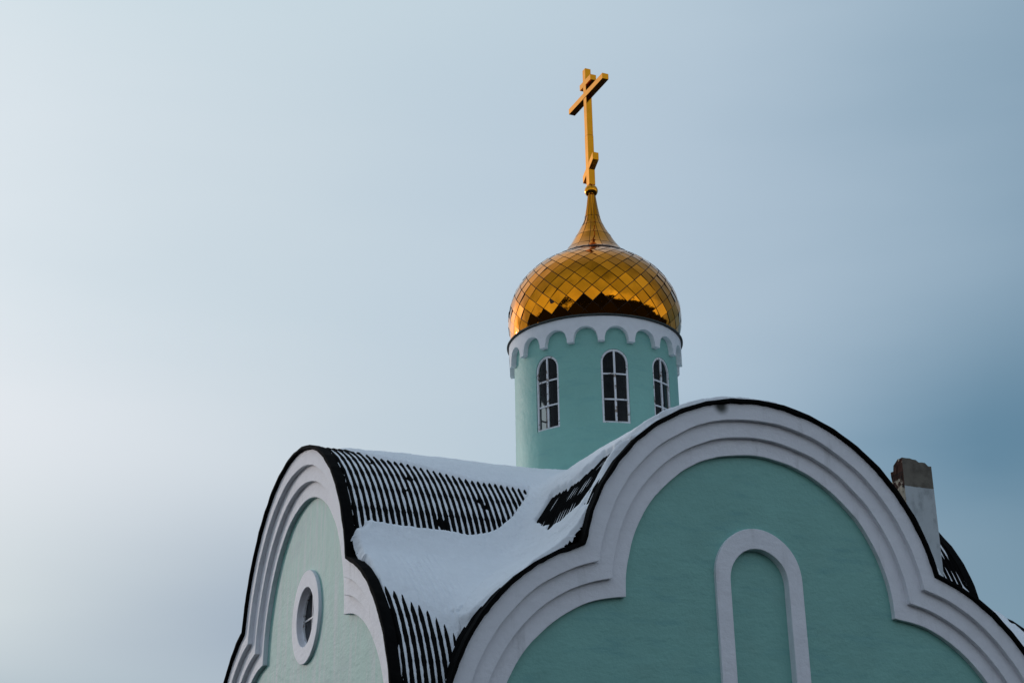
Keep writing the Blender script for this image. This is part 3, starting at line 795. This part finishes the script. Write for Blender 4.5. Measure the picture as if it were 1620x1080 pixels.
    # torn dark flashing where neck and dome meet
    a = np.linspace(0, 360, 91)[:-1]; prof = [(.70, 7.345), (.755, 7.338), (.758, 7.352), (.72, 7.378), (.68, 7.405)]
    V = [cyl(AX, r + vnoise(p * .3, i * .7, 1) * .022, p, z + vnoise(p * .25, 5 + i, 1) * .016) for i, (r, z) in enumerate(prof) for p in a]
    obj('flashing', V, grid_faces(len(prof), 90, True), M_seam, neck, smooth=False)
    # ball
    V = []; nb = 20
    for i in range(nb + 1):
        la = math.pi * i / nb - math.pi / 2
        for p in np.linspace(0, 360, 33)[:-1]: V.append(cyl(AX, max(.127 * math.cos(la), .001) * (1 + (.01 if i == nb // 2 else 0)), p, 8.842 + .128 * math.sin(la)))
    obj('ball', V, grid_faces(nb + 1, 32, True), M_gold2, church, smooth=True)
dome()

def cross():
    x, y = AX
    def bar(y0, y1, z0, z1, w=.064, name='crossbar', par=None, slope=0, dx=0.0):
        m = MB(); ym = (y0 + y1) / 2
        v = []
        for yy in (y0, y1):
            dz = -(yy - ym) * slope
            v += [(x - w - dx, yy, z0 + dz), (x + w + dx, yy, z0 + dz), (x + w + dx, yy, z1 + dz), (x - w - dx, yy, z1 + dz)]
        m.add(v, [(0, 1, 2, 3), (4, 7, 6, 5), (0, 4, 5, 1), (1, 5, 6, 2), (2, 6, 7, 3), (3, 7, 4, 0)])
        return m.build(name, M_gold2, par, bevel=.004)
    m = MB(); m.box((x - .064, y - .062, 8.955), (x + .064, y + .062, 10.02)); m.box((x - .061, y - .059, 10.026), (x + .061, y + .059, 11.50))
    m.box((x - .058, y - .056, 10.0), (x + .058, y + .056, 10.04))
    post = m.build('cross', M_gold2, church, bevel=.004)
    bar(y - .775, y + .705, 10.865, 10.985, par=post, dx=.003)
    bar(y - .275, y + .20, 11.125, 11.245, par=post, dx=.003, w=.060)
    bar(y - .245, y + .205, 9.245, 9.395, par=post, slope=.70, dx=.003, w=.060)
cross()

# ------------------------------------------------------------------ chimney
def chimney():
    x0, x1, y0, y1, zb, zt = 4.20, 4.84, -3.02, -2.68, -.4, 3.20
    def shell(xa, xb, ya, yb, jit, name, mat, ztop, rows=44, rag=0.0):
        V = []; per = []
        nx, ny = 10, 6
        for i in range(nx): per.append((i / nx, 0, 0))
        for i in range(ny): per.append((1, i / ny, 1))
        for i in range(nx): per.append((1 - i / nx, 1, 2))
        for i in range(ny): per.append((0, 1 - i / ny, 3))
        for r in range(rows + 1):
            f = r / rows
            for (u, v, side) in per:
                px = xa + (xb - xa) * u + f * .03 + (.03 * f if u == 0 else 0) ; py = ya + (yb - ya) * v
                z = zb + (ztop(px, py) - zb) * f
                j = jit * (1.0 if (side == 3 or side == 2) else .12)
                zq = z // .077
                px += (vnoise(zq * 1.7, py * 9, 1) * 2 * j if side == 3 else vnoise(z, py, 3) * j * .3); py += vnoise(px * 9, zq * 1.7, 1) * j * .5
                V.append((px, py, z))
        F = grid_faces(rows + 1, len(per), True).tolist()
        return V, F, len(per)
    def top(px, py):
        u = (px - x0) / (x1 - x0); v = (py - y0) / (y1 - y0)
        z = zt + .05 - (.05 if u > .55 else 0) - (.05 if u > .93 else 0) - .09 * (v > .45) - .09 * (v > .8) + vnoise(px, py, 14) * .03
        return z
    V, F, n = shell(x0, x1, y0, y1, .022, 'chimney', M_brick, top)
    F.append(tuple(range(len(V) - n, len(V))))
    fm = []
    V_ = np.array(V)
    for f in F:
        c = V_[list(f)].mean(0); xr = V_[list(f)]
        fm.append(1 if (len(f) == 4 and c[1] < y0 + .012) else 0)
    obj('chimney', V, F, None, church, mats=[M_brick, M_wash], fmat=fm)
chimney()
